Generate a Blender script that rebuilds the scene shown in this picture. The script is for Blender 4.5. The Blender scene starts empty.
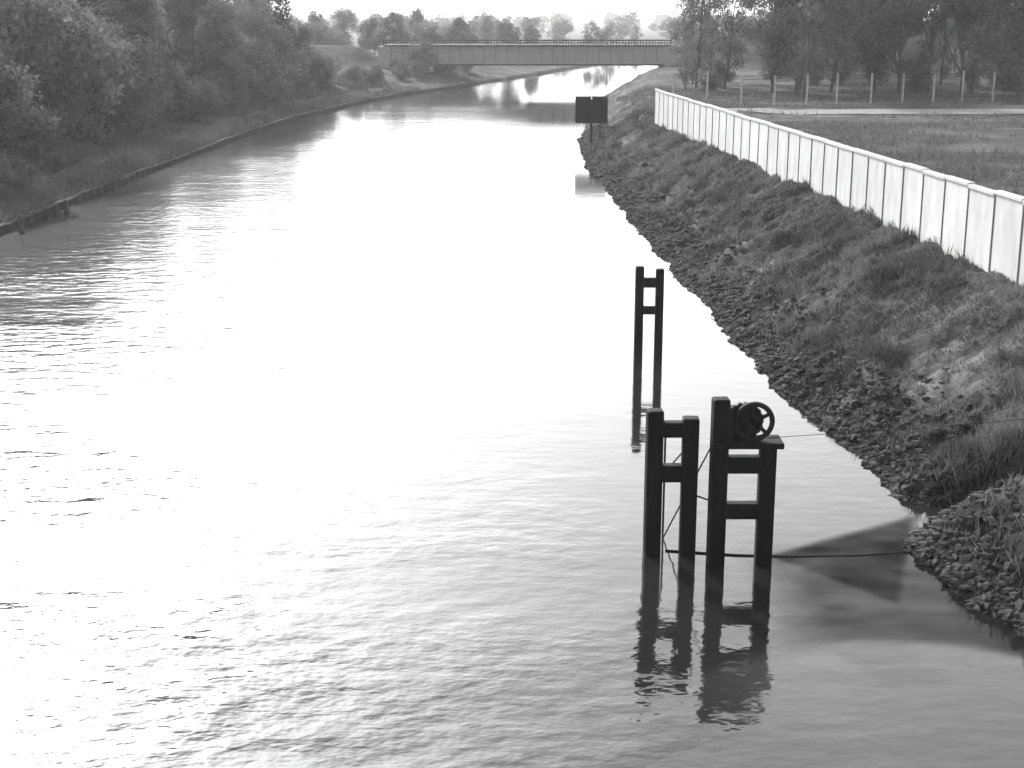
import bpy, math, numpy as np
from mathutils import Vector
S = bpy.context.scene
rng = np.random.default_rng(7)

# ------------------------------------------------------------------ helpers
def vtab(seed): return np.random.default_rng(seed).random((256,256))
_T = {}
def vn(x,y,seed=0):
    if seed not in _T: _T[seed]=vtab(seed)
    T=_T[seed]
    x=np.asarray(x,float); y=np.asarray(y,float)
    xi=np.floor(x).astype(int); yi=np.floor(y).astype(int)
    fx=x-xi; fy=y-yi; fx=fx*fx*(3-2*fx); fy=fy*fy*(3-2*fy)
    a=T[xi&255,yi&255]; b=T[(xi+1)&255,yi&255]; c=T[xi&255,(yi+1)&255]; d=T[(xi+1)&255,(yi+1)&255]
    return (a*(1-fx)+b*fx)*(1-fy)+(c*(1-fx)+d*fx)*fy - .5
def sm(t): t=np.clip(t,0,1); return t*t*(3-2*t)

def mesh_np(name,V,F,mats,midx=None,attrs=None,smooth=False,link=True):
    V=np.asarray(V,np.float32); F=np.asarray(F,np.int32); k=F.shape[1]
    me=bpy.data.meshes.new(name)
    me.vertices.add(len(V)); me.vertices.foreach_set('co',V.ravel())
    me.loops.add(F.size); me.loops.foreach_set('vertex_index',F.ravel())
    me.polygons.add(len(F)); me.polygons.foreach_set('loop_start',np.arange(0,F.size,k,dtype=np.int32))
    try: me.polygons.foreach_set('loop_total',np.full(len(F),k,dtype=np.int32))
    except Exception: pass
    for m in mats: me.materials.append(m)
    if midx is not None: me.polygons.foreach_set('material_index',np.asarray(midx,np.int32))
    me.polygons.foreach_set('use_smooth',np.full(len(F),bool(smooth)))
    if attrs:
        for n,(dom,arr) in attrs.items():
            a=me.attributes.new(n,'FLOAT',dom); a.data.foreach_set('value',np.asarray(arr,np.float32))
    me.update(calc_edges=True); me.validate()
    if not link: return me
    ob=bpy.data.objects.new(name,me); S.collection.objects.link(ob); return ob

def put(name,me,loc,rot=0,scale=(1,1,1),parent=None):
    ob=bpy.data.objects.new(name,me); S.collection.objects.link(ob)
    ob.location=loc; ob.rotation_euler=(0,0,rot); ob.scale=scale
    if parent: ob.parent=parent
    return ob
def empty(name,loc=(0,0,0)):
    e=bpy.data.objects.new(name,None); S.collection.objects.link(e); e.location=loc; return e

def boxes_np(bl):
    V=[];F=[]
    c=np.array([[-1,-1,-1],[1,-1,-1],[1,1,-1],[-1,1,-1],[-1,-1,1],[1,-1,1],[1,1,1],[-1,1,1]])*.5
    f=np.array([[0,3,2,1],[4,5,6,7],[0,1,5,4],[1,2,6,5],[2,3,7,6],[3,0,4,7]])
    for i,b in enumerate(bl):
        p=c*np.array(b[3:6]); r=b[6] if len(b)>6 else 0
        q=p.copy(); q[:,0]=p[:,0]*math.cos(r)-p[:,1]*math.sin(r); q[:,1]=p[:,0]*math.sin(r)+p[:,1]*math.cos(r)
        V.append(q+np.array(b[:3])); F.append(f+8*i)
    return np.concatenate(V),np.concatenate(F)
def boxes(name,bl,mat,bevel=0,parent=None):
    V,F=boxes_np(bl); ob=mesh_np(name,V,F,[mat])
    if bevel:
        m=ob.modifiers.new('b','BEVEL'); m.width=bevel; m.segments=2
    if parent: ob.parent=parent
    return ob
def tube(pts,rad,n=8):
    pts=np.asarray(pts,float); m=len(pts); rad=np.broadcast_to(rad,(m,)) if np.ndim(rad)==0 else np.asarray(rad)
    V=[];
    for i in range(m):
        t=pts[min(i+1,m-1)]-pts[max(i-1,0)]; t=t/(np.linalg.norm(t)+1e-9)
        u=np.cross(t,[0.3,1,0.1]); 
        if np.linalg.norm(u)<.1: u=np.cross(t,[1,0,0])
        u/=np.linalg.norm(u); w=np.cross(t,u)
        a=np.arange(n)/n*2*math.pi
        V.append(pts[i]+rad[i]*(np.cos(a)[:,None]*u+np.sin(a)[:,None]*w))
    V=np.concatenate(V); F=[]
    for i in range(m-1):
        for j in range(n):
            F.append([i*n+j,i*n+(j+1)%n,(i+1)*n+(j+1)%n,(i+1)*n+j])
    return V,np.array(F)
def tubes(name,lst,mat,parent=None,n=8):
    V=[];F=[];o=0
    for p,r in lst:
        v,f=tube(p,r,n); V.append(v);F.append(f+o);o+=len(v)
    ob=mesh_np(name,np.concatenate(V),np.concatenate(F),[mat],smooth=True)
    if parent: ob.parent=parent
    return ob

# ------------------------------------------------------------------ materials
def newmat(name):
    m=bpy.data.materials.new(name); m.use_nodes=True; nt=m.node_tree; nt.nodes.clear()
    out=nt.nodes.new('ShaderNodeOutputMaterial'); return m,nt,out
def N(nt,t,**kw):
    n=nt.nodes.new(t)
    for k,v in kw.items():
        n.inputs[k].default_value=v
    return n
def ramp(nt,src,stops):
    r=nt.nodes.new('ShaderNodeValToRGB'); e=r.color_ramp.elements
    while len(e)<len(stops): e.new(.5)
    for i,(p,g) in enumerate(stops): e[i].position=p; e[i].color=(g,g,g,1)
    nt.links.new(src,r.inputs[0]); return r.outputs[0]
def mathn(nt,op,a,b=None,c=None):
    n=nt.nodes.new('ShaderNodeMath'); n.operation=op
    for i,v in enumerate((a,b,c)):
        if v is None: continue
        if isinstance(v,(int,float)): n.inputs[i].default_value=v
        else: nt.links.new(v,n.inputs[i])
    return n.outputs[0]
def coords(nt,scale=(1,1,1)):
    tc=nt.nodes.new('ShaderNodeNewGeometry')
    mp=nt.nodes.new('ShaderNodeMapping'); mp.inputs['Scale'].default_value=scale
    nt.links.new(tc.outputs['Position'],mp.inputs[0]); return mp.outputs[0]
def noise(nt,vec,scale,detail=4,rough=.55):
    n=nt.nodes.new('ShaderNodeTexNoise'); n.inputs['Scale'].default_value=scale; n.inputs['Detail'].default_value=detail; n.inputs['Roughness'].default_value=rough
    nt.links.new(vec,n.inputs['Vector']); return n.outputs[0]

def simple(name,lo,hi,scale=4,rough=.8,bump=.01,mscale=(1,1,1),spec=.3):
    m,nt,out=newmat(name); v=coords(nt,mscale)
    a=noise(nt,v,scale,6,.65); b=noise(nt,v,scale*.17,3)
    s=mathn(nt,'ADD',mathn(nt,'MULTIPLY',a,.6),mathn(nt,'MULTIPLY',b,.4))
    p=N(nt,'ShaderNodeBsdfPrincipled',Roughness=rough); p.inputs['Specular IOR Level'].default_value=spec
    nt.links.new(ramp(nt,s,[(.33,lo),(.67,hi)]),p.inputs['Base Color'])
    bp=N(nt,'ShaderNodeBump',Strength=.8,Distance=bump); nt.links.new(a,bp.inputs['Height']); nt.links.new(bp.outputs[0],p.inputs['Normal'])
    nt.links.new(p.outputs[0],out.inputs[0]); return m

def leafmat(name,lo,hi,trans=.35):
    m,nt,out=newmat(name)
    at=nt.nodes.new('ShaderNodeAttribute'); at.attribute_name='shade'
    oi=nt.nodes.new('ShaderNodeObjectInfo')
    s=mathn(nt,'ADD',mathn(nt,'MULTIPLY',at.outputs['Fac'],.6),mathn(nt,'MULTIPLY',oi.outputs['Random'],.4))
    c=ramp(nt,s,[(0,lo),(1,hi)])
    d=N(nt,'ShaderNodeBsdfDiffuse'); t=N(nt,'ShaderNodeBsdfTranslucent'); mx=N(nt,'ShaderNodeMixShader'); mx.inputs[0].default_value=trans
    nt.links.new(c,d.inputs[0]); nt.links.new(c,t.inputs[0]); nt.links.new(d.outputs[0],mx.inputs[1]); nt.links.new(t.outputs[0],mx.inputs[2])
    nt.links.new(mx.outputs[0],out.inputs[0]); return m

M_bark=simple('bark',.04,.10,6,.9,.02,(1,1,.3))
M_leaf=leafmat('leaves',.045,.31,.42)
M_leafd=leafmat('leaves_dark',.025,.13,.35)
M_leaff=leafmat('leaves_far_hazed',.09,.21,.35)  # lifted dark tones: distance haze put into the leaf colour
M_grassb=leafmat('grass_blades',.025,.27,.3)
M_timber=simple('tarred_timber',.005,.012,9,.75,.01,(1,1,.15),.2)
M_iron=simple('painted_iron',.006,.015,12,.6,.004)
M_wood=simple('weathered_wood',.05,.11,8,.85,.01,(1,1,.2))
M_roof=simple('roofing_felt',.07,.13,4,.9,.01)
M_conc=simple('wall_concrete',.50,.78,2.2,.85,.006,(1,1,.35))
M_cope=simple('coping_concrete',.5,.7,4,.85,.01)
M_joint=simple('wall_post_concrete',.12,.24,5,.9,.01)
M_bridge=simple('bridge_paint',.30,.42,1.2,.7,.01)
M_bridgem=simple('bridge_stiffener_paint',.2,.3,1.2,.7,.01)
M_bridged=simple('bridge_rail_paint',.04,.07,1.2,.7,.01)
M_pile=simple('sheet_pile_steel',.01,.03,4,.85,.02)
M_rock=simple('rock',.012,.10,5,.95,.03)
M_path=simple('path_earth',.07,.15,3,.95,.01)
M_road=simple('road_surface',.2,.32,1.5,.95,.01)
M_post=simple('fence_post_concrete',.3,.5,4,.9,.01)
M_house=simple('rendered_house_wall',.25,.4,.5,.9,.01)

# terrain material
m,nt,out=newmat('ground_grass'); v=coords(nt)
a=noise(nt,v,5,8,.7); b=noise(nt,v,.35,5,.6); c3=noise(nt,v,.04,3)
s=mathn(nt,'ADD',mathn(nt,'MULTIPLY',a,.45),mathn(nt,'ADD',mathn(nt,'MULTIPLY',b,.35),mathn(nt,'MULTIPLY',c3,.2)))
col=ramp(nt,s,[(.38,.025),(.5,.08),(.63,.2)])
at=nt.nodes.new('ShaderNodeAttribute'); at.attribute_name='bare'
bare=mathn(nt,'MULTIPLY',at.outputs['Fac'],ramp(nt,noise(nt,v,1.6,6,.7),[(.38,0),(.58,1)]))
mx=nt.nodes.new('ShaderNodeMixRGB'); nt.links.new(bare,mx.inputs[0]); nt.links.new(col,mx.inputs[1]); mx.inputs[2].default_value=(.27,.27,.27,1)
at2=nt.nodes.new('ShaderNodeAttribute'); at2.attribute_name='rocky'
mx2=nt.nodes.new('ShaderNodeMixRGB'); nt.links.new(at2.outputs['Fac'],mx2.inputs[0]); nt.links.new(mx.outputs[0],mx2.inputs[1])
nt.links.new(ramp(nt,a,[(.4,.015),(.62,.06)]),mx2.inputs[2])
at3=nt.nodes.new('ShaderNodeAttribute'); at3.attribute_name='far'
mx3=nt.nodes.new('ShaderNodeMixRGB'); nt.links.new(at3.outputs['Fac'],mx3.inputs[0]); nt.links.new(mx2.outputs[0],mx3.inputs[1]); mx3.inputs[2].default_value=(.2,.2,.2,1)  # ground pales to grey far off, haze mixed into its colour
p=N(nt,'ShaderNodeBsdfPrincipled',Roughness=.95); p.inputs['Specular IOR Level'].default_value=.1
nt.links.new(mx3.outputs[0],p.inputs['Base Color'])
bp=N(nt,'ShaderNodeBump',Strength=1,Distance=.14); nt.links.new(a,bp.inputs['Height']); nt.links.new(bp.outputs[0],p.inputs['Normal'])
nt.links.new(p.outputs[0],out.inputs[0]); M_ground=m

# water
m,nt,out=newmat('canal_water')
geo=nt.nodes.new('ShaderNodeNewGeometry')
sep=nt.nodes.new('ShaderNodeSeparateXYZ'); nt.links.new(geo.outputs['Position'],sep.inputs[0])
v1=coords(nt,(.75,1.15,1)); v2=coords(nt,(.5,1.0,1))
w1=noise(nt,v1,2.0,3,.5); w2=noise(nt,v2,.75,2,.5); w3=noise(nt,v1,6,2,.5)
def maprange(src,a,b,c,d):
    mr=nt.nodes.new('ShaderNodeMapRange'); mr.inputs[1].default_value=a; mr.inputs[2].default_value=b; mr.inputs[3].default_value=c; mr.inputs[4].default_value=d
    nt.links.new(src,mr.inputs[0]); return mr.outputs[0]
wob=mathn(nt,'MULTIPLY',mathn(nt,'SUBTRACT',noise(nt,coords(nt),.25,3),.5),3.0)
ax=maprange(mathn(nt,'ADD',sep.outputs[0],wob),-4.0,2.2,1,.13)
ax=mathn(nt,'MULTIPLY',ax,maprange(mathn(nt,'ADD',sep.outputs[0],wob),-19.5,-17,.3,1))
yw=mathn(nt,'ADD',sep.outputs[1],mathn(nt,'MULTIPLY',wob,5.0))
ay=mathn(nt,'ADD',maprange(sep.outputs[1],16,30,.6,0),maprange(yw,88,108,.42,.16))
patch=ramp(nt,noise(nt,coords(nt,(.5,1,1)),.11,5,.6),[(.38,.4),(.58,1)])
amp=mathn(nt,'MULTIPLY',mathn(nt,'MULTIPLY',ax,ay),patch)
h=mathn(nt,'ADD',mathn(nt,'MULTIPLY',w1,.095),mathn(nt,'ADD',mathn(nt,'MULTIPLY',w2,.075),mathn(nt,'MULTIPLY',w3,.012)))
h=mathn(nt,'MULTIPLY',h,amp)
bp=N(nt,'ShaderNodeBump',Strength=1,Distance=1.0); nt.links.new(h,bp.inputs['Height'])
p=N(nt,'ShaderNodeBsdfPrincipled',Roughness=.05,IOR=1.42)
lx=maprange(mathn(nt,'ADD',sep.outputs[0],wob),-3,2,.05,0)     # fine wind ripple on the open (left) side
nt.links.new(mathn(nt,'ADD',lx,mathn(nt,'SUBTRACT',maprange(sep.outputs[1],35,60,.055,.10),maprange(yw,88,108,0,.06))),p.inputs['Roughness'])
arc=mathn(nt,'ADD',sep.outputs[1],mathn(nt,'MULTIPLY',mathn(nt,'POWER',mathn(nt,'ABSOLUTE',mathn(nt,'SUBTRACT',sep.outputs[0],4.9)),2.0),.16))
sx=maprange(mathn(nt,'ADD',sep.outputs[0],mathn(nt,'MULTIPLY',wob,.3)),1.8,3.8,0,1)
sy=maprange(mathn(nt,'ADD',arc,mathn(nt,'MULTIPLY',wob,.10)),17.75,17.35,0,1)
mud=mathn(nt,'MULTIPLY',sx,sy)
nt.links.new(maprange(mud,0,1,.02,.062),p.inputs['Base Color'])
nt.links.new(bp.outputs[0],p.inputs['Normal']); nt.links.new(p.outputs[0],out.inputs[0]); M_water=m

m,nt,out=newmat('dark_reflection_film')  # see-through dark film, stands in for a dark reflection on the water
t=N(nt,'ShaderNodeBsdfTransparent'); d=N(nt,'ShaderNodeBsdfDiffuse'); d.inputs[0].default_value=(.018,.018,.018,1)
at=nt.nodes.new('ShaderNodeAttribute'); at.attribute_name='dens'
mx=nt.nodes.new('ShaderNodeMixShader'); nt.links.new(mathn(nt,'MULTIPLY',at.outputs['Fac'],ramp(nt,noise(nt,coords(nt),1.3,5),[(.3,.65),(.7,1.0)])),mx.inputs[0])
nt.links.new(t.outputs[0],mx.inputs[1]); nt.links.new(d.outputs[0],mx.inputs[2]); nt.links.new(mx.outputs[0],out.inputs[0]); M_darkfilm=m

# ------------------------------------------------------------------ terrain
Rp=np.array([(-60,7.6),(0,7.4),(14,7.1),(17.6,6.86),(19.5,6.5),(21.2,6.3),(22.3,6.7),(23.4,6.75),(26.1,6.47),(36.9,5.79),(54,5.2),(84,4.4),(102,4.9),(130,6.8),(168,10.8),(200,15.5),(234,21),(317,36),(450,75),(700,160),(9000,2600)],float)
Lp=np.array([(-60,-20),(55,-20),(70,-20.2),(110,-19.7),(124,-19),(150,-16),(169,-12.5),(197,-5),(220,0),(250,6.5),(274,11.5),(335,25),(450,58),(700,140),(9000,2560)],float)
def shR(y): return np.interp(y,Rp[:,0],Rp[:,1])+.22*vn(np.asarray(y)*1.3,3.3,5)+.35*vn(np.asarray(y)*.35,7.7,6)+.2*vn(np.asarray(y)*4,2.7,8)
def shL(y): return np.interp(y,Lp[:,0],Lp[:,1])+.25*vn(np.asarray(y)*.15,4.4,7)
def hgt(x,y):
    x=np.asarray(x,float); y=np.asarray(y,float)
    sr=x-shR(y); sl=shL(y)-x
    zr=np.interp(sr,[-2,-.3,0,1.6,3.2,5.0,6.5,14,60],[-1.4,-.25,.0,.72,1.45,2.3,2.42,2.2,2.1])
    rough=np.clip(sr/1.5,0,1)*np.exp(-np.clip(sr-6,0,99)/5)
    fade=1-.55*sm((sr-3.6)/1.6)*(sr<8)
    zr=zr+fade*rough*(.75*vn(x*.45,y*.3,11)+.5*vn(x*1.3,y*1.1,12)+.26*vn(x*3.6,y*3.4,13))+.12*np.clip(sr/.4,0,1)*(sr<9)*vn(x*6,y*6,16)
    zr=zr+.9*np.exp(-((x-8.4)**2/1.6+(y-20.3)**2/1.4))-.55*np.exp(-((x-8.0)**2/2.5+(y-22.8)**2/.5))
    zl=np.interp(sl,[-1,.0,.12,.5,3,5,9,30],[-1.4,-1.4,.30,.45,.85,1.3,2.1,2.5])
    zl=zl+np.clip((sl-.3)/2,0,1)*(.4*vn(x*.4,y*.35,14)+.25*vn(x*1.5,y*1.5,15))*np.exp(-np.clip(sl-15,0,99)/15)
    z=np.where(sr>=-2,zr,np.where(sl>=-.5,zl,-1.4))
    out_=np.maximum(sm((-16-x)/5),sm((x-21)/5))
    z=z+2.9*np.exp(-((y-200)/6.5)**4)*out_
    far=sm((y-650)/1500)
    z=z+far*(12+26*vn(x*.0016+3,y*.0011,21)+10*vn(x*.005,y*.004,22))
    z=z+sm((y-600)/60)*np.where(z<0,3.5,0)
    return z
ys=np.concatenate([np.arange(-40,12,2),np.arange(12,60,.18),np.arange(60,120,.6),np.arange(120,400,3.5),400*np.geomspace(1,22,60)])
off=np.concatenate([np.arange(0,7,.14),np.arange(7,16,.6),np.geomspace(16,6000,48)])
offl=np.concatenate([[0,.12,.3,.5],np.arange(1,12,.5),np.geomspace(12,6000,50)])
L=shL(ys)[:,None]; R=shR(ys)[:,None]
bedt=np.array([.02,.1,.5,.9,.99])
XX=np.concatenate([L-offl[::-1][None],L+(R-L)*bedt[None],R+off[None]],1)
YY=np.repeat(ys[:,None],XX.shape[1],1)
ZZ=hgt(XX,YY)
nr,nc=XX.shape
V=np.stack([XX,YY,ZZ],-1).reshape(-1,3)
idx=np.arange(nr*nc).reshape(nr,nc)
F=np.stack([idx[:-1,:-1],idx[:-1,1:],idx[1:,1:],idx[1:,:-1]],-1).reshape(-1,4)
def barefn(x,y):
    b=np.exp(-(((x-8.9)/1.4)**2+((y-28.8)/1.4)**2))*1.25+.6*np.exp(-(((x-7.2)/1.0)**2+((y-44)/4)**2))
    b=b+.7*np.clip(vn(x*.55,y*.35,48)*3-.3,0,1)+.6*np.clip(vn(x*1.6,y*1.1,50)*3-.6,0,1)
    b=b+.5*np.exp(-((y-92)/3.0)**2)*(x>12)
    return np.clip(b,0,1)
sr=XX-R
rocky=np.where((sr<2.6)&(sr>-3),1.0,0)*np.clip((1.7+1.6*vn(XX*.8,YY*.5,52)-sr)/.6,0,1)
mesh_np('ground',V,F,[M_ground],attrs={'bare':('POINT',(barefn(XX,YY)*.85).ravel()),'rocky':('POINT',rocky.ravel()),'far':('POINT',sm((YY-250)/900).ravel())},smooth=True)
mesh_np('canal_water',[(-60,-60,0),(60,-60,0),(330,760,0),(-60,760,0)],[[0,1,2,3]],[M_water])

def strip(name,xs0,xs1,ysv,mat,lift=.03,n=6):
    V=[];t=np.linspace(0,1,n)
    for y,a_,b_ in zip(ysv,xs0,xs1):
        x=a_+(b_-a_)*t; V.append(np.stack([x,np.full(n,y),hgt(x,np.full(n,y))+lift],-1))
    V=np.concatenate(V); i=np.arange(len(ysv)*n).reshape(-1,n)
    F=np.stack([i[:-1,:-1],i[:-1,1:],i[1:,1:],i[1:,:-1]],-1).reshape(-1,4)
    return mesh_np(name,V,F,[mat],smooth=True)
yy=np.arange(30,190,.5)
strip('towpath',shL(yy)-2.9+.6*vn(yy*.3,1,31),shL(yy)-1.5+.6*vn(yy*.3,5,32),yy,M_path,.03)
yy=np.arange(94.5,100.6,.5); 
V=[];xs=np.arange(11,120,1.0)
for y in yy: 
    yo=y+(xs-11)*.06; V.append(np.stack([xs,yo,hgt(xs,yo)+.05],-1))
V=np.concatenate(V); i=np.arange(len(yy)*len(xs)).reshape(len(yy),-1)
F=np.stack([i[:-1,:-1],i[:-1,1:],i[1:,1:],i[1:,:-1]],-1).reshape(-1,4)
mesh_np('country_road',V,F,[M_road],smooth=True)

yy=np.arange(-40,200,.2); x=shL(yy)+.05+.02*np.sign(np.sin(yy*2*math.pi/1.2))
V=np.concatenate([np.stack([x,yy,0*yy-1.2],-1),np.stack([x,yy,0*yy+.28+.12*vn(yy*.4,2,33)+.10*vn(yy*2,2,34)],-1),np.stack([x*0+shL(yy)-.12,yy,0*yy+.34],-1)])
n=len(yy); i=np.arange(n-1)
F=np.concatenate([np.stack([i,i+1,i+1+n,i+n],-1),np.stack([i+n,i+1+n,i+1+2*n,i+2*n],-1)])
mesh_np('sheet_pile_edge',V,F,[M_pile])

# ------------------------------------------------------------------ riprap
phi=(1+5**.5)/2
ico=np.array([(-1,phi,0),(1,phi,0),(-1,-phi,0),(1,-phi,0),(0,-1,phi),(0,1,phi),(0,-1,-phi),(0,1,-phi),(phi,0,-1),(phi,0,1),(-phi,0,-1),(-phi,0,1)])/1.9
icf=np.array([(0,11,5),(0,5,1),(0,1,7),(0,7,10),(0,10,11),(1,5,9),(5,11,4),(11,10,2),(10,7,6),(7,1,8),(3,9,4),(3,4,2),(3,2,6),(3,6,8),(3,8,9),(4,9,5),(2,4,11),(6,2,10),(8,6,7),(9,8,1)])
nR=24000
ry=14+ (rng.random(nR)**1.5)*95; rs=-.18+np.abs(rng.normal(0,.95,nR)); rs=np.where(rs>2.8,rng.random(nR)*1.2,rs)
rx=shR(ry)+rs; rz=hgt(rx,ry)
sz=(.018+.078*rng.random(nR)**2.8)*(1+ry/160)
P=ico[None]*(1+.25*rng.normal(size=(nR,12,1)))*(sz[:,None,None]*(.6+.8*rng.random((nR,1,3))))
P[:,:,2]*=.6
P=P+np.stack([rx,ry,rz],-1)[:,None,:]
F=(icf[None]+12*np.arange(nR)[:,None,None]).reshape(-1,3)
mesh_np('riprap_rocks',P.reshape(-1,3),F,[M_rock])

# ------------------------------------------------------------------ grass
def grass(name,x,y,hh,wid,shade,mat):
    n=len(x); z=hgt(x,y)
    a=rng.random(n)*math.tau; lean=rng.normal(0,.45,(n,2))
    dx=np.cos(a)*wid*.5; dy=np.sin(a)*wid*.5
    V=np.zeros((n,3,3))
    V[:,0]=np.stack([x-dx,y-dy,z-.02],-1); V[:,1]=np.stack([x+dx,y+dy,z-.02],-1)
    V[:,2]=np.stack([x+lean[:,0]*hh,y+lean[:,1]*hh,z+hh],-1)
    return mesh_np(name,V.reshape(-1,3),np.arange(3*n).reshape(n,3),[mat],attrs={'shade':('FACE',shade)})
nG=460000
gy=15+85*rng.random(nG)**1.5; gs=.35+7.0*rng.random(nG)**.9
gx=shR(gy)+gs
den=(.5+vn(gx*.9,gy*.7,41)*1.4+vn(gx*2.7,gy*2.3,42)*1.1)
keep=(rng.random(nG)<np.clip(den*1.35,0.05,1))&(rng.random(nG)>barefn(gx,gy)*.88)&(rng.random(nG)<np.clip((gs-.3)/2.0+vn(gx*1.2,gy*.9,47)*1.5,0.06,1))
gx=gx[keep];gy=gy[keep]
cl=np.clip(.5+vn(gx*.6,gy*.5,43)*1.0+vn(gx*2,gy*2,44)*1.0,0,1)
hh=(.05+.36*cl**1.7*rng.random(len(gx))+.04*rng.random(len(gx)))
grass('bank_grass',gx,gy,hh,(.012+.012*rng.random(len(gx)))*(1+gy/40),np.clip(.1+.8*np.clip(.45+vn(gx*.8,gy*.6,49)*2.4,0,1)+.3*rng.normal(size=len(gx)),0,1),M_grassb)
nG=90000
gy=45+130*rng.random(nG); gs=-.05+9*rng.random(nG)**1.2; gx=shL(gy)-np.maximum(gs,.02)
pathm=(gs>1.7)&(gs<2.7)
keep=~pathm|(rng.random(nG)<.35); gx=gx[keep];gy=gy[keep]
cl=np.clip(.5+vn(gx*.5,gy*.25,51)*1.5,0,1)
hgr=.1+.55*cl*rng.random(len(gx)); 
grass('towpath_grass',gx,gy,hgr,.05+.05*rng.random(len(gx)),np.clip(.3+cl*.6+.4*rng.random(len(gx)),0,1),M_grassb)
nG=80000
gy=30+110*rng.random(nG)**.8; gx=np.interp(gy,[0,31.6,88,200],[12.8,11.7,9,9])+.4+rng.random(nG)**1.3*(gy*.38-4)
keep=(vn(gx*.15,gy*.25,45)+vn(gx*.7,gy*.8,46)*.6>-.05)&~((gy-(gx-11)*.06>94)&(gy-(gx-11)*.06<101)); gx=gx[keep];gy=gy[keep]
grass('meadow_grass',gx,gy,.1+.35*rng.random(len(gx))**2,.04+.04*rng.random(len(gx)),np.clip(.25+.75*rng.random(len(gx)),0,1),M_grassb)

# ------------------------------------------------------------------ trees
def tree_arrays(seed,H,cr,base,nleaf,ls,nblob=34,blobr=.30,trunkr=.16,lean=.3):
    r=np.random.default_rng(seed)
    V=[];F=[];MI=[];SH=[];o=0
    def add(v,f,mi,sh):
        nonlocal o
        V.append(v);F.append(f+o);MI.append(np.full(len(f),mi));SH.append(sh if np.ndim(sh) else np.full(len(f),sh));o+=len(v)
    cz=base+(H-base)*.52; hz=(H-base)*.5
    top=np.array([r.normal(0,lean),r.normal(0,lean),H*.9])
    tp=[np.array([0,0,-.4])+ top*t+np.array([r.normal(0,.08),r.normal(0,.08),0])*(t>0) for t in np.linspace(0,1,7)]
    v,f=tube(tp,np.linspace(trunkr,.03,7)); add(v,f,0,.3)
    C=[]
    while len(C)<nblob:
        q=r.uniform(-1,1,3)
        if np.linalg.norm(q)>1 : continue
        if np.linalg.norm(q)<.35 and r.random()<.6: continue
        w=1-.35*max(q[2],0)
        C.append([q[0]*cr*w,q[1]*cr*w,cz+q[2]*hz])
    C=np.array(C); br=cr*blobr*r.uniform(.5,1.45,nblob)
    for i in range(nblob):
        if i%2==0:
            t=np.clip((C[i,2]-base*.6)/(H)*.8,.12,.85); st=tp[0]+(tp[-1]-tp[0])*t
            mid=(st+C[i])/2+np.array([0,0,-.15*cr*r.random()])
            v,f=tube([st,mid,C[i]],[trunkr*.4*(1-t)+.02,trunkr*.22*(1-t)+.015,.012],5); add(v,f,0,.3)
    per=r.multinomial(nleaf,br**2/np.sum(br**2)); bi=np.repeat(np.arange(nblob),per); n=len(bi)
    d=r.normal(size=(n,3)); d/=np.linalg.norm(d,axis=1)[:,None]
    rad=br[bi]*(.45+.65*r.random(n)**.6)*(1+.22*r.normal(size=n))
    c=C[bi]+d*rad[:,None]*np.array([1,1,.85])
    nn=d+r.normal(size=(n,3))*.8; nn/=np.linalg.norm(nn,axis=1)[:,None]
    u=np.cross(nn,r.normal(size=(n,3))); u/=np.linalg.norm(u,axis=1)[:,None]; w=np.cross(nn,u)
    s=ls*(.5+.9*r.random(n))[:,None]
    q=np.stack([c-u*s*.6,c-w*s*.35,c+u*s*.6,c+w*s*.35],1).reshape(-1,3)
    bs=r.random(nblob)
    add(q,np.arange(4*n).reshape(n,4),1,np.clip(bs[bi]*.6+.4*r.random(n),0,1))
    return np.concatenate(V),np.concatenate(F),np.concatenate(MI),np.concatenate(SH)
def tree_mesh(name,leaf,**k):
    V,F,MI,SH=tree_arrays(**k)
    return mesh_np(name,V,F,[M_bark,leaf],MI,{'shade':('FACE',SH)},link=False)
dec=[tree_mesh('deciduous_%d'%i,M_leaf if i%3 else M_leafd,seed=100+i,H=10+[0,1.5,-1,2,.5,-.5][i],cr=[3.6,3.0,4.1,3.3,4.4,2.8][i],base=1.2,nleaf=11000,ls=.25,nblob=46,blobr=.28) for i in range(6)]
shr=[tree_mesh('shrub_%d'%i,M_leaf,seed=200+i,H=4,cr=2.1,base=.1,nleaf=7500,ls=.16,nblob=30,trunkr=.07) for i in range(4)]
tall=[tree_mesh('tall_%d'%i,M_leafd if i%2 else M_leaf,seed=300+i,H=15,cr=3.0,base=4.0,nleaf=7500,ls=.28,nblob=48,blobr=.25,trunkr=.17,lean=.5) for i in range(5)]
wil=[tree_mesh('pale_%d'%i,M_leaf,seed=400+i,H=11,cr=2.6,base=1.0,nleaf=6000,ls=.17,nblob=50,blobr=.22,trunkr=.12,lean=.5) for i in range(3)]
def plant(name,lib,x,y,s,sz=None):
    z=float(hgt(x,y)); r=rng.random()*math.tau; sx=s*rng.uniform(.85,1.15); k=int(rng.integers(len(lib))); k2=rng.uniform(.9,1.1)
    if 160<y<203 and -23<x<-12: 
        if name!='shrub': return
        s*=.6; sx*=.6
    put(name,lib[k],(x,y,z-.1),r,(sx,sx*k2,sz or s))
y=62.0
while y<215:
    x=float(shL(y))-rng.uniform(3.6,6.6)
    if not (68<y<79): plant('shrub',shr,x,y,rng.uniform(.6,1.4)*(1.0 if y<150 else .75))
    y+=rng.uniform(2.0,3.8)
for (x,y,s) in [(-25.5,84,2.0),(-28.5,82,1.9),(-31,84,1.8),(-23.5,60,.5),(-22.8,64,.45),(-25.3,67,.5),(-21.8,57,.4),(-27.6,72.3,.32),(-24.6,74.5,.42),(-22.4,70,.3),(-23.2,66,.4),(-22.2,61.5,.45)]: plant('shrub',shr,x,y,s)
y=84
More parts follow.
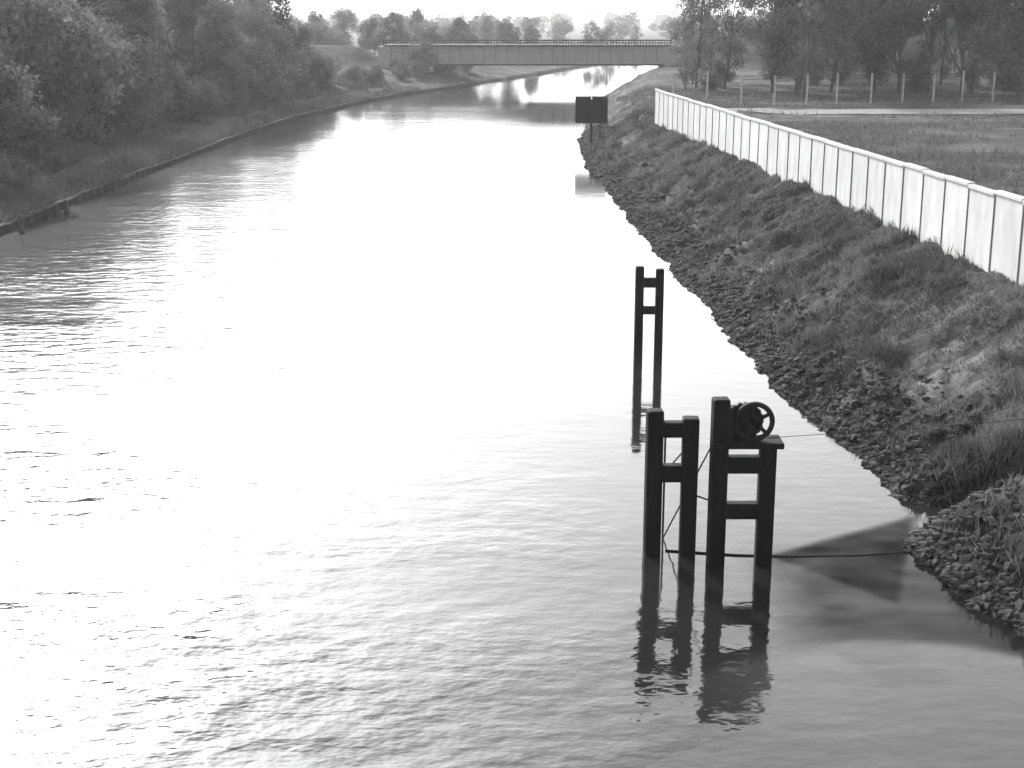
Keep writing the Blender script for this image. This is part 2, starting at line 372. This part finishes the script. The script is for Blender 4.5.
while y<190:
    x=float(shL(y))-rng.uniform(7.0,9.0); plant('deciduous_tree',dec,x,y,rng.uniform(.68,.95)*(1 if y<150 else .85)); y+=rng.uniform(4,7)
pts=[];tries=0
while len(pts)<74 and tries<6000:
    tries+=1
    y=86+245*rng.random()**1.1; lo=-.43*y-4; hi=float(shL(y))-12
    if hi<=lo: continue
    x=hi-(hi-lo)*rng.random()**1.3
    if abs(y-200)<9 : continue
    if any((x-a)**2+(y-b)**2<(14 if hi-x<12 else 24) for a,b in pts): continue
    pts.append((x,y)); d=hi-x
    s=rng.uniform(.75,1.0)+min(d,20)*.024
    if y>190: s=rng.uniform(.5,.8)
    plant('deciduous_tree',dec,x,y,s)
# right trees
for (x,y,s) in [(16.3,128,.95),(19.5,134,1.1),(17.5,141,.85),(22.5,126,1.15),(25,138,1.2),(20.5,150,1.1),(28,128,1.1),(14.6,122,.45),(24.3,121,.6)]: plant('birch_tree',wil,x,y,s)
pts=[];tries=0
while len(pts)<46 and tries<5000:
    tries+=1
    y=116+115*rng.random()**1.5; lo=.19*y; hi=.44*y+4
    x=lo+(hi-lo)*rng.random()
    if abs(y-200)<8 : continue
    if any((x-a)**2+(y-b)**2<16 for a,b in pts): continue
    pts.append((x,y)); plant('tall_tree',tall if rng.random()<.7 else dec,x,y,rng.uniform(.8,1.3))
for k in range(40):
    y=rng.uniform(120,225); x=rng.uniform(.135,.42)*y; plant('shrub',shr,x,y,rng.uniform(.4,1.2))
for k in range(16):
    y=rng.uniform(215,330); x=float(shR(y))+rng.uniform(10,60); plant('deciduous_tree',dec,x,y,rng.uniform(.4,.8))

lows=[tree_arrays(seed=500+i,H=11,cr=5,base=.3,nleaf=900,ls=.9,nblob=20,blobr=.34) for i in range(5)]
Vs=[];Fs=[];Ms=[];Ss=[];o=0;cnt=0
while cnt<440:
    y=350*(7.5**rng.random()); x=rng.uniform(-.45,.45)*y
    if float(shL(y))-8<x<float(shR(y))+8: continue
    if y<420 and x<float(shL(y))-60: continue
    if y>600 and vn(x*.006,y*.004,61)<-.15: continue
    V,F,MI,SH=lows[int(rng.integers(5))]; s=rng.uniform(.3,.75) if y<650 else rng.uniform(.45,1.0)
    a=rng.random()*6.28; c_,s_=math.cos(a),math.sin(a)
    W=V*s; W=np.stack([W[:,0]*c_-W[:,1]*s_,W[:,0]*s_+W[:,1]*c_,W[:,2]],-1)+np.array([x,y,float(hgt(x,y))-.3])
    Vs.append(W);Fs.append(F+o);Ms.append(MI);Ss.append(SH);o+=len(V);cnt+=1
mesh_np('distant_trees',np.concatenate(Vs),np.concatenate(Fs),[M_bark,M_leaff],np.concatenate(Ms),{'shade':('FACE',np.concatenate(Ss))})

V=[];F=[]
for (x,y,w_,d_,h_) in [(-22,1000,14,10,7),(-4,1030,9,9,6),(38,1160,16,10,7),(84,1240,14,10,7),(128,1260,12,9,7)]:
    z=float(hgt(x,y))-1; o=len(V); r_=h_+ w_*.3
    V+=[(x-w_/2,y-d_/2,z),(x+w_/2,y-d_/2,z),(x+w_/2,y+d_/2,z),(x-w_/2,y+d_/2,z),(x-w_/2,y-d_/2,z+h_),(x+w_/2,y-d_/2,z+h_),(x+w_/2,y+d_/2,z+h_),(x-w_/2,y+d_/2,z+h_),(x-w_*.3,y,z+r_),(x+w_*.3,y,z+r_)]
    F+=[[o+a for a in q] for q in [(0,1,5,4),(1,2,6,5),(2,3,7,6),(3,0,4,7),(4,5,9,8),(6,7,8,9),(5,6,9,9),(7,4,8,8)]]
me=bpy.data.meshes.new('distant_houses'); me.from_pydata(V,[],[list(dict.fromkeys(q)) for q in F]); me.materials.append(M_house)
S.collection.objects.link(bpy.data.objects.new('distant_houses',me))

# ------------------------------------------------------------------ right boundary wall
wall=empty('concrete_wall')
A=np.array([13.1,-2.0]); B=np.array([11.55,31.6]); C=np.array([8.75,88.0])
def wallpt(y): return np.array([np.interp(y,[A[1],B[1],C[1]],[A[0],B[0],C[0]]),y])
pan=[];pst=[];cop=[]
y=C[1]; step=1.7
while y>A[1]:
    p0=wallpt(y); p1=wallpt(y-step); mid=(p0+p1)/2; d=p0-p1; ang=math.atan2(d[1],d[0]); ln=np.linalg.norm(d)
    zg=2.38; j=rng.normal(0,.012)
    pan.append((mid[0],mid[1],zg+.72+j,ln-.06,.10,1.95,ang+rng.normal(0,.003)))
    pst.append((p0[0],p0[1],zg+.70,.055,.15,1.96,ang))
    cop.append((mid[0],mid[1],zg+1.76+j,ln-.01,.20,.10,ang))
    y-=step
boxes('panels',pan,M_conc,.01,wall); boxes('posts',pst,M_joint,.01,wall); boxes('coping',cop,M_cope,.02,wall)

fe=empty('wire_fence'); ps=[];wi=[]
fx=np.arange(11.5,90,2.6); fy=104+(fx-11)*.33
for a_,b_ in zip(fx,fy):
    z=float(hgt(a_,b_)); ps.append((a_+rng.normal(0,.1),b_,z+1.05+rng.normal(0,.06),.13,.13,2.3))
for h_ in (.4,.9,1.4,1.9,2.1):
    wi.append((np.stack([fx,fy-.08,hgt(fx,fy)+h_],-1),.012))
boxes('posts',ps,M_post,.015,fe); tubes('wires',wi,M_iron,fe,4)

# ------------------------------------------------------------------ bridge
br=empty('girder_bridge'); x0,x1,yb=-16.8,21.0,200.0; cx=(x0+x1)/2; ln=x1-x0
boxes('girders',[(cx,yb-3.4,4.0,ln,.35,2.2),(cx,yb+3.4,4.0,ln,.35,2.2),(cx,yb-3.4,2.85,ln,.7,.10),(cx,yb+3.4,2.85,ln,.7,.10),(cx,yb,4.1,ln,.3,1.4)],M_bridge,0,br)
boxes('lower_flange',[(cx,yb-3.4,2.68,ln,.8,.22),(cx,yb+3.4,2.68,ln,.8,.22)],M_bridged,0,br)
boxes('stiffeners',[(x0+.6+i*1.55,yb-3.64,4.0,.10,.12,2.15) for i in range(24)],M_bridgem,0,br)
boxes('deck',[(cx,yb,5.22,ln+1,8.4,.22)],M_bridged,.03,br)
rl=[(cx,yb-4.1,5.88,ln+1,.14,.2),(cx,yb+4.1,5.85,ln+1,.10,.12),(cx,yb-4.1,5.55,ln+1,.05,.14)]
rl+=[(x0-.4+i*.4,yb-4.1,5.56,.10,.07,.46) for i in range(97)]+[(x0-.4+i*.8,yb+4.1,5.56,.07,.07,.46) for i in range(48)]
boxes('railing',rl,M_bridged,0,br)
boxes('abutments',[(x0-.4,yb,2.0,1.6,8.2,6.2),(x1+.4,yb,2.0,2.0,8.2,6.2),(x0+1.2,yb-3.2,1.0,.5,.5,3.1)],M_bridge,.05,br)

# ------------------------------------------------------------------ mooring dolphins
def dolphin(xa,xb,y,ztop_a,ztop_b,crosses,w=.24):
    e=empty('mooring_dolphin')
    boxes('piles',[(xa,y,(ztop_a-2)/2,w,w,ztop_a+2,.06),(xb,y,(ztop_b-2)/2,w,w,ztop_b+2,-.04)],M_timber,.03,e)
    boxes('cross_beams',[((xa+xb)/2,y+.01,z,abs(xb-xa)-w+.02,w*.75,h_) for z,h_ in crosses],M_timber,.02,e)
    return e
d1=dolphin(3.09,3.58,34.0,2.33,2.27,[(1.93,.24),(1.25,.2)],.2)
d2=dolphin(2.18,2.73,20.9,2.31,2.19,[(2.0,.24),(1.3,.27)],.25)
d3=dolphin(3.11,3.84,20.45,2.61,1.88,[(1.58,.26),(.85,.25)],.25)
boxes('platform',[(3.54,20.45,1.93,1.0,.5,.09)],M_timber,.015,d3)
boxes('winch_frame',[(3.36,20.52,2.13,.16,.10,.40),(3.58,20.62,2.1,.08,.08,.28),(3.24,20.40,2.22,.10,.2,.55)],M_iron,.01,d3)
def ringwheel(name,c,R,r,spokes,parent):
    a=np.linspace(0,math.tau,33)[:-1]; V=[];n=8;b=np.arange(n)/n*math.tau
    for t in a:
        for q in b: V.append([c[0]+(R+r*math.cos(q))*math.cos(t),c[1]+r*1.3*math.sin(q),c[2]+(R+r*math.cos(q))*math.sin(t)])
    F=[[i*n+j,i*n+(j+1)%n,((i+1)%32)*n+(j+1)%n,((i+1)%32)*n+j] for i in range(32) for j in range(n)]
    o=mesh_np(name,V,F,[M_iron],smooth=True); o.parent=parent
    L=[]
    for k in range(spokes):
        t=k/spokes*math.tau+.5; L.append(([c,(c[0]+R*math.cos(t),c[1],c[2]+R*math.sin(t))],r*.8))
    L.append(([(c[0],c[1]-.12,c[2]),(c[0],c[1]+.25,c[2])],.075))
    tubes(name+'_spokes',L,M_iron,parent)
ringwheel('winch_wheel',(3.60,20.36,2.27),.27,.04,5,d3)
V=[];n=40
for yy_ in (20.42,20.50):
    for i in range(n):
        a=i/n*math.tau; r_=.27 if i%2 else .29; V.append((3.47+r_*math.cos(a),yy_,2.26+r_*math.sin(a)))
V+= [(3.47,20.42,2.26),(3.47,20.50,2.26)]
F=[[i,(i+1)%n,n+(i+1)%n,n+i] for i in range(n)]
me=bpy.data.meshes.new('gear'); me.from_pydata(V,[],F+[[2*n,(i+1)%n,i] for i in range(n)]+[[2*n+1,n+i,n+(i+1)%n] for i in range(n)]); me.materials.append(M_iron)
g=bpy.data.objects.new('gear_disc',me); S.collection.objects.link(g); g.parent=d3
tubes('tie_rods',[([(2.35,22.0,1.58),(3.0,22.0,1.58)],.014),([(2.47,22.0,1.58),(2.47,22.0,-.6)],.018),([(2.8,20.9,.95),(3.1,20.5,.95)],.014),
                  ([(3.1,20.6,2.0),(2.75,21.2,.9),(2.35,21.6,-.2)],.012),([(2.3,21.0,1.2),(2.75,21.0,1.75)],.012)],M_iron,d2)
tubes('floating_boom',[([(2.4,20.95,.006),(3.5,20.75,.006),(4.3,20.7,.006),(5.4,20.75,.006),(6.7,20.95,.02)],[.022,.022,.013,.009,.008])],M_timber)
# sheet painting a dark reflection onto the water: strong wedge plus a fainter fan
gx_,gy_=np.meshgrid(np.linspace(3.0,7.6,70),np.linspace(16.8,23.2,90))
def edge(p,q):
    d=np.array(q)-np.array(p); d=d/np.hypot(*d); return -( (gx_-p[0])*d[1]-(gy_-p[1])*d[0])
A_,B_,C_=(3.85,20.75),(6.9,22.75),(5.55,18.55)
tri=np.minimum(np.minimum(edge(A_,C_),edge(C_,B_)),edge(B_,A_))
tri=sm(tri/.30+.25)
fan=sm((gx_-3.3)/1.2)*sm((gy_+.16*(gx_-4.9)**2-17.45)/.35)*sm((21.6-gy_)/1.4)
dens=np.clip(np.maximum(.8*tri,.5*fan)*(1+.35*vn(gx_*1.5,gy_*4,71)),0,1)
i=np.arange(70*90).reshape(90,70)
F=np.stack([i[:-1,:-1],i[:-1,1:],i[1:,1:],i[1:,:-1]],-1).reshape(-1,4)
mesh_np('painted_dark_wedge',np.stack([gx_,gy_,gx_*0+.012],-1).reshape(-1,3),F,[M_darkfilm],attrs={'dens':('POINT',dens.ravel())},smooth=True)
tubes('mooring_cable',[([(3.84,20.5,1.98),(6,20.9,2.0),(8.5,21.2,2.12),(10.4,21.4,2.45)],.005)],M_iron)

# ------------------------------------------------------------------ signal board
sb=empty('navigation_sign'); X,Y=5.25,95.5; zg=float(hgt(X,Y))
boxes('board',[(X-.55,Y,2.5,1.04,.16,1.7),(X+.55,Y,2.5,1.04,.16,1.7)],M_timber,.03,sb)
boxes('board_frame',[(X,Y+.12,3.1,2.2,.08,.1),(X,Y+.12,1.9,2.2,.08,.1),(X,Y+.02,3.37,2.24,.3,.05)],M_iron,.01,sb)
boxes('supports',[(X,Y+.2,(3.2+zg-.5)/2,.16,.16,3.2-zg+.5),(X+.6,Y+.2,(2.2+zg-.5)/2,.10,.10,2.2-zg+.5)],M_iron,.01,sb)

# ------------------------------------------------------------------ hut and posts on left bank
hut=empty('small_shed'); X,Y=-26.2,76.0; zg=float(hgt(X,Y))
boxes('walls',[(X,Y,zg+.65,2.2,1.8,1.5)],M_wood,.02,hut)
boxes('boards',[(X-1.0+i*.2,Y-.91,zg+.65,.17,.03,1.46) for i in range(11)],M_wood,.005,hut)
V=[(X-1.35,Y-1.15,zg+1.36),(X+1.35,Y-1.15,zg+1.36),(X+1.35,Y+1.1,zg+1.75),(X-1.35,Y+1.1,zg+1.75)]; V+=[(a_,b_,c_+.08) for a_,b_,c_ in V]
o=mesh_np('roof',V,[[0,3,2,1],[4,5,6,7],[0,1,5,4],[1,2,6,5],[2,3,7,6],[3,0,4,7]],[M_roof]); o.parent=hut
boxes('door',[(X+.4,Y-.94,zg+.6,.6,.04,1.3)],M_timber,.01,hut)
for (x,y,h_) in [(-23.3,71,1.1),(-22.6,67,.8),(-19.6,56.5,.6),(-19.6,62.5,.5)]:
    z=float(hgt(x,y)) if x<-20.5 else -1.0
    v,f=tube([(x,y,z-.3),(x+.03,y,z+h_*.6),(x+.02,y,(z if z>0 else 0)+h_),(x+.02,y,(z if z>0 else 0)+h_+.02)],[.13,.12,.11,.001],10)
    mesh_np('mooring_post',v,f,[M_wood],smooth=True)

# ------------------------------------------------------------------ haze in the air (real volume)
m,nt,out=newmat('haze_air'); vs=nt.nodes.new('ShaderNodeVolumeScatter'); vs.inputs['Color'].default_value=(1,1,1,1); vs.inputs['Density'].default_value=.00040; vs.inputs['Anisotropy'].default_value=.4
nt.links.new(vs.outputs[0],out.inputs['Volume'])
V,F=boxes_np([(0,1500,42,5000,3400,96)]); mesh_np('haze_air',V,F,[m])

# ------------------------------------------------------------------ camera, light, world
cam=bpy.data.cameras.new('cam'); co=bpy.data.objects.new('camera',cam); S.collection.objects.link(co); S.camera=co
co.location=(0,0,8); co.rotation_euler=(math.radians(90-14.2),0,0)
cam.sensor_width=36; cam.lens=50; cam.clip_end=20000
az=math.radians(-22); el=math.radians(30)
sd=Vector((math.sin(az)*math.cos(el),math.cos(az)*math.cos(el),math.sin(el)))
sl=bpy.data.lights.new('sun','SUN'); so=bpy.data.objects.new('sun',sl); S.collection.objects.link(so)
sl.energy=4.0; sl.angle=math.radians(2.0); so.rotation_euler=sd.to_track_quat('Z','Y').to_euler(); so.location=(0,0,60)
w=bpy.data.worlds.new('World'); S.world=w; w.use_nodes=True; nt=w.node_tree; nt.nodes.clear()
sky=nt.nodes.new('ShaderNodeTexSky'); sky.sky_type='NISHITA'; sky.sun_disc=False; sky.sun_elevation=el; sky.sun_rotation=az; sky.dust_density=4; sky.air_density=1.2
bw=nt.nodes.new('ShaderNodeRGBToBW'); nt.links.new(sky.outputs[0],bw.inputs[0])
tc=nt.nodes.new('ShaderNodeTexCoord'); sp=nt.nodes.new('ShaderNodeSeparateXYZ'); nt.links.new(tc.outputs['Generated'],sp.inputs[0])
z=mathn(nt,'MAXIMUM',sp.outputs[2],0.0)
dt=nt.nodes.new('ShaderNodeVectorMath'); dt.operation='DOT_PRODUCT'; nt.links.new(tc.outputs['Generated'],dt.inputs[0]); dt.inputs[1].default_value=sd
dot=dt.outputs['Value']
zz=mathn(nt,'DIVIDE',z,.43); e1=mathn(nt,'EXPONENT',mathn(nt,'MULTIPLY',mathn(nt,'MULTIPLY',zz,zz),-1.0))
fr=mathn(nt,'MULTIPLY',mathn(nt,'ADD',dot,1.0),.5); fr=mathn(nt,'ADD',mathn(nt,'MULTIPLY',mathn(nt,'POWER',fr,2.0),.75),.25)
haze=mathn(nt,'MULTIPLY',mathn(nt,'MULTIPLY',e1,fr),23.0)
glow=mathn(nt,'MULTIPLY',mathn(nt,'EXPONENT',mathn(nt,'DIVIDE',mathn(nt,'SUBTRACT',dot,1.0),.045)),32.0)
tot=mathn(nt,'ADD',mathn(nt,'MULTIPLY',bw.outputs[0],1.0),mathn(nt,'ADD',haze,glow))
bg=nt.nodes.new('ShaderNodeBackground'); bg.inputs[1].default_value=.15; wo=nt.nodes.new('ShaderNodeOutputWorld')
nt.links.new(tot,bg.inputs[0]); nt.links.new(bg.outputs[0],wo.inputs[0])
S.view_settings.view_transform='Standard'; S.view_settings.look='None'; S.view_settings.exposure=0
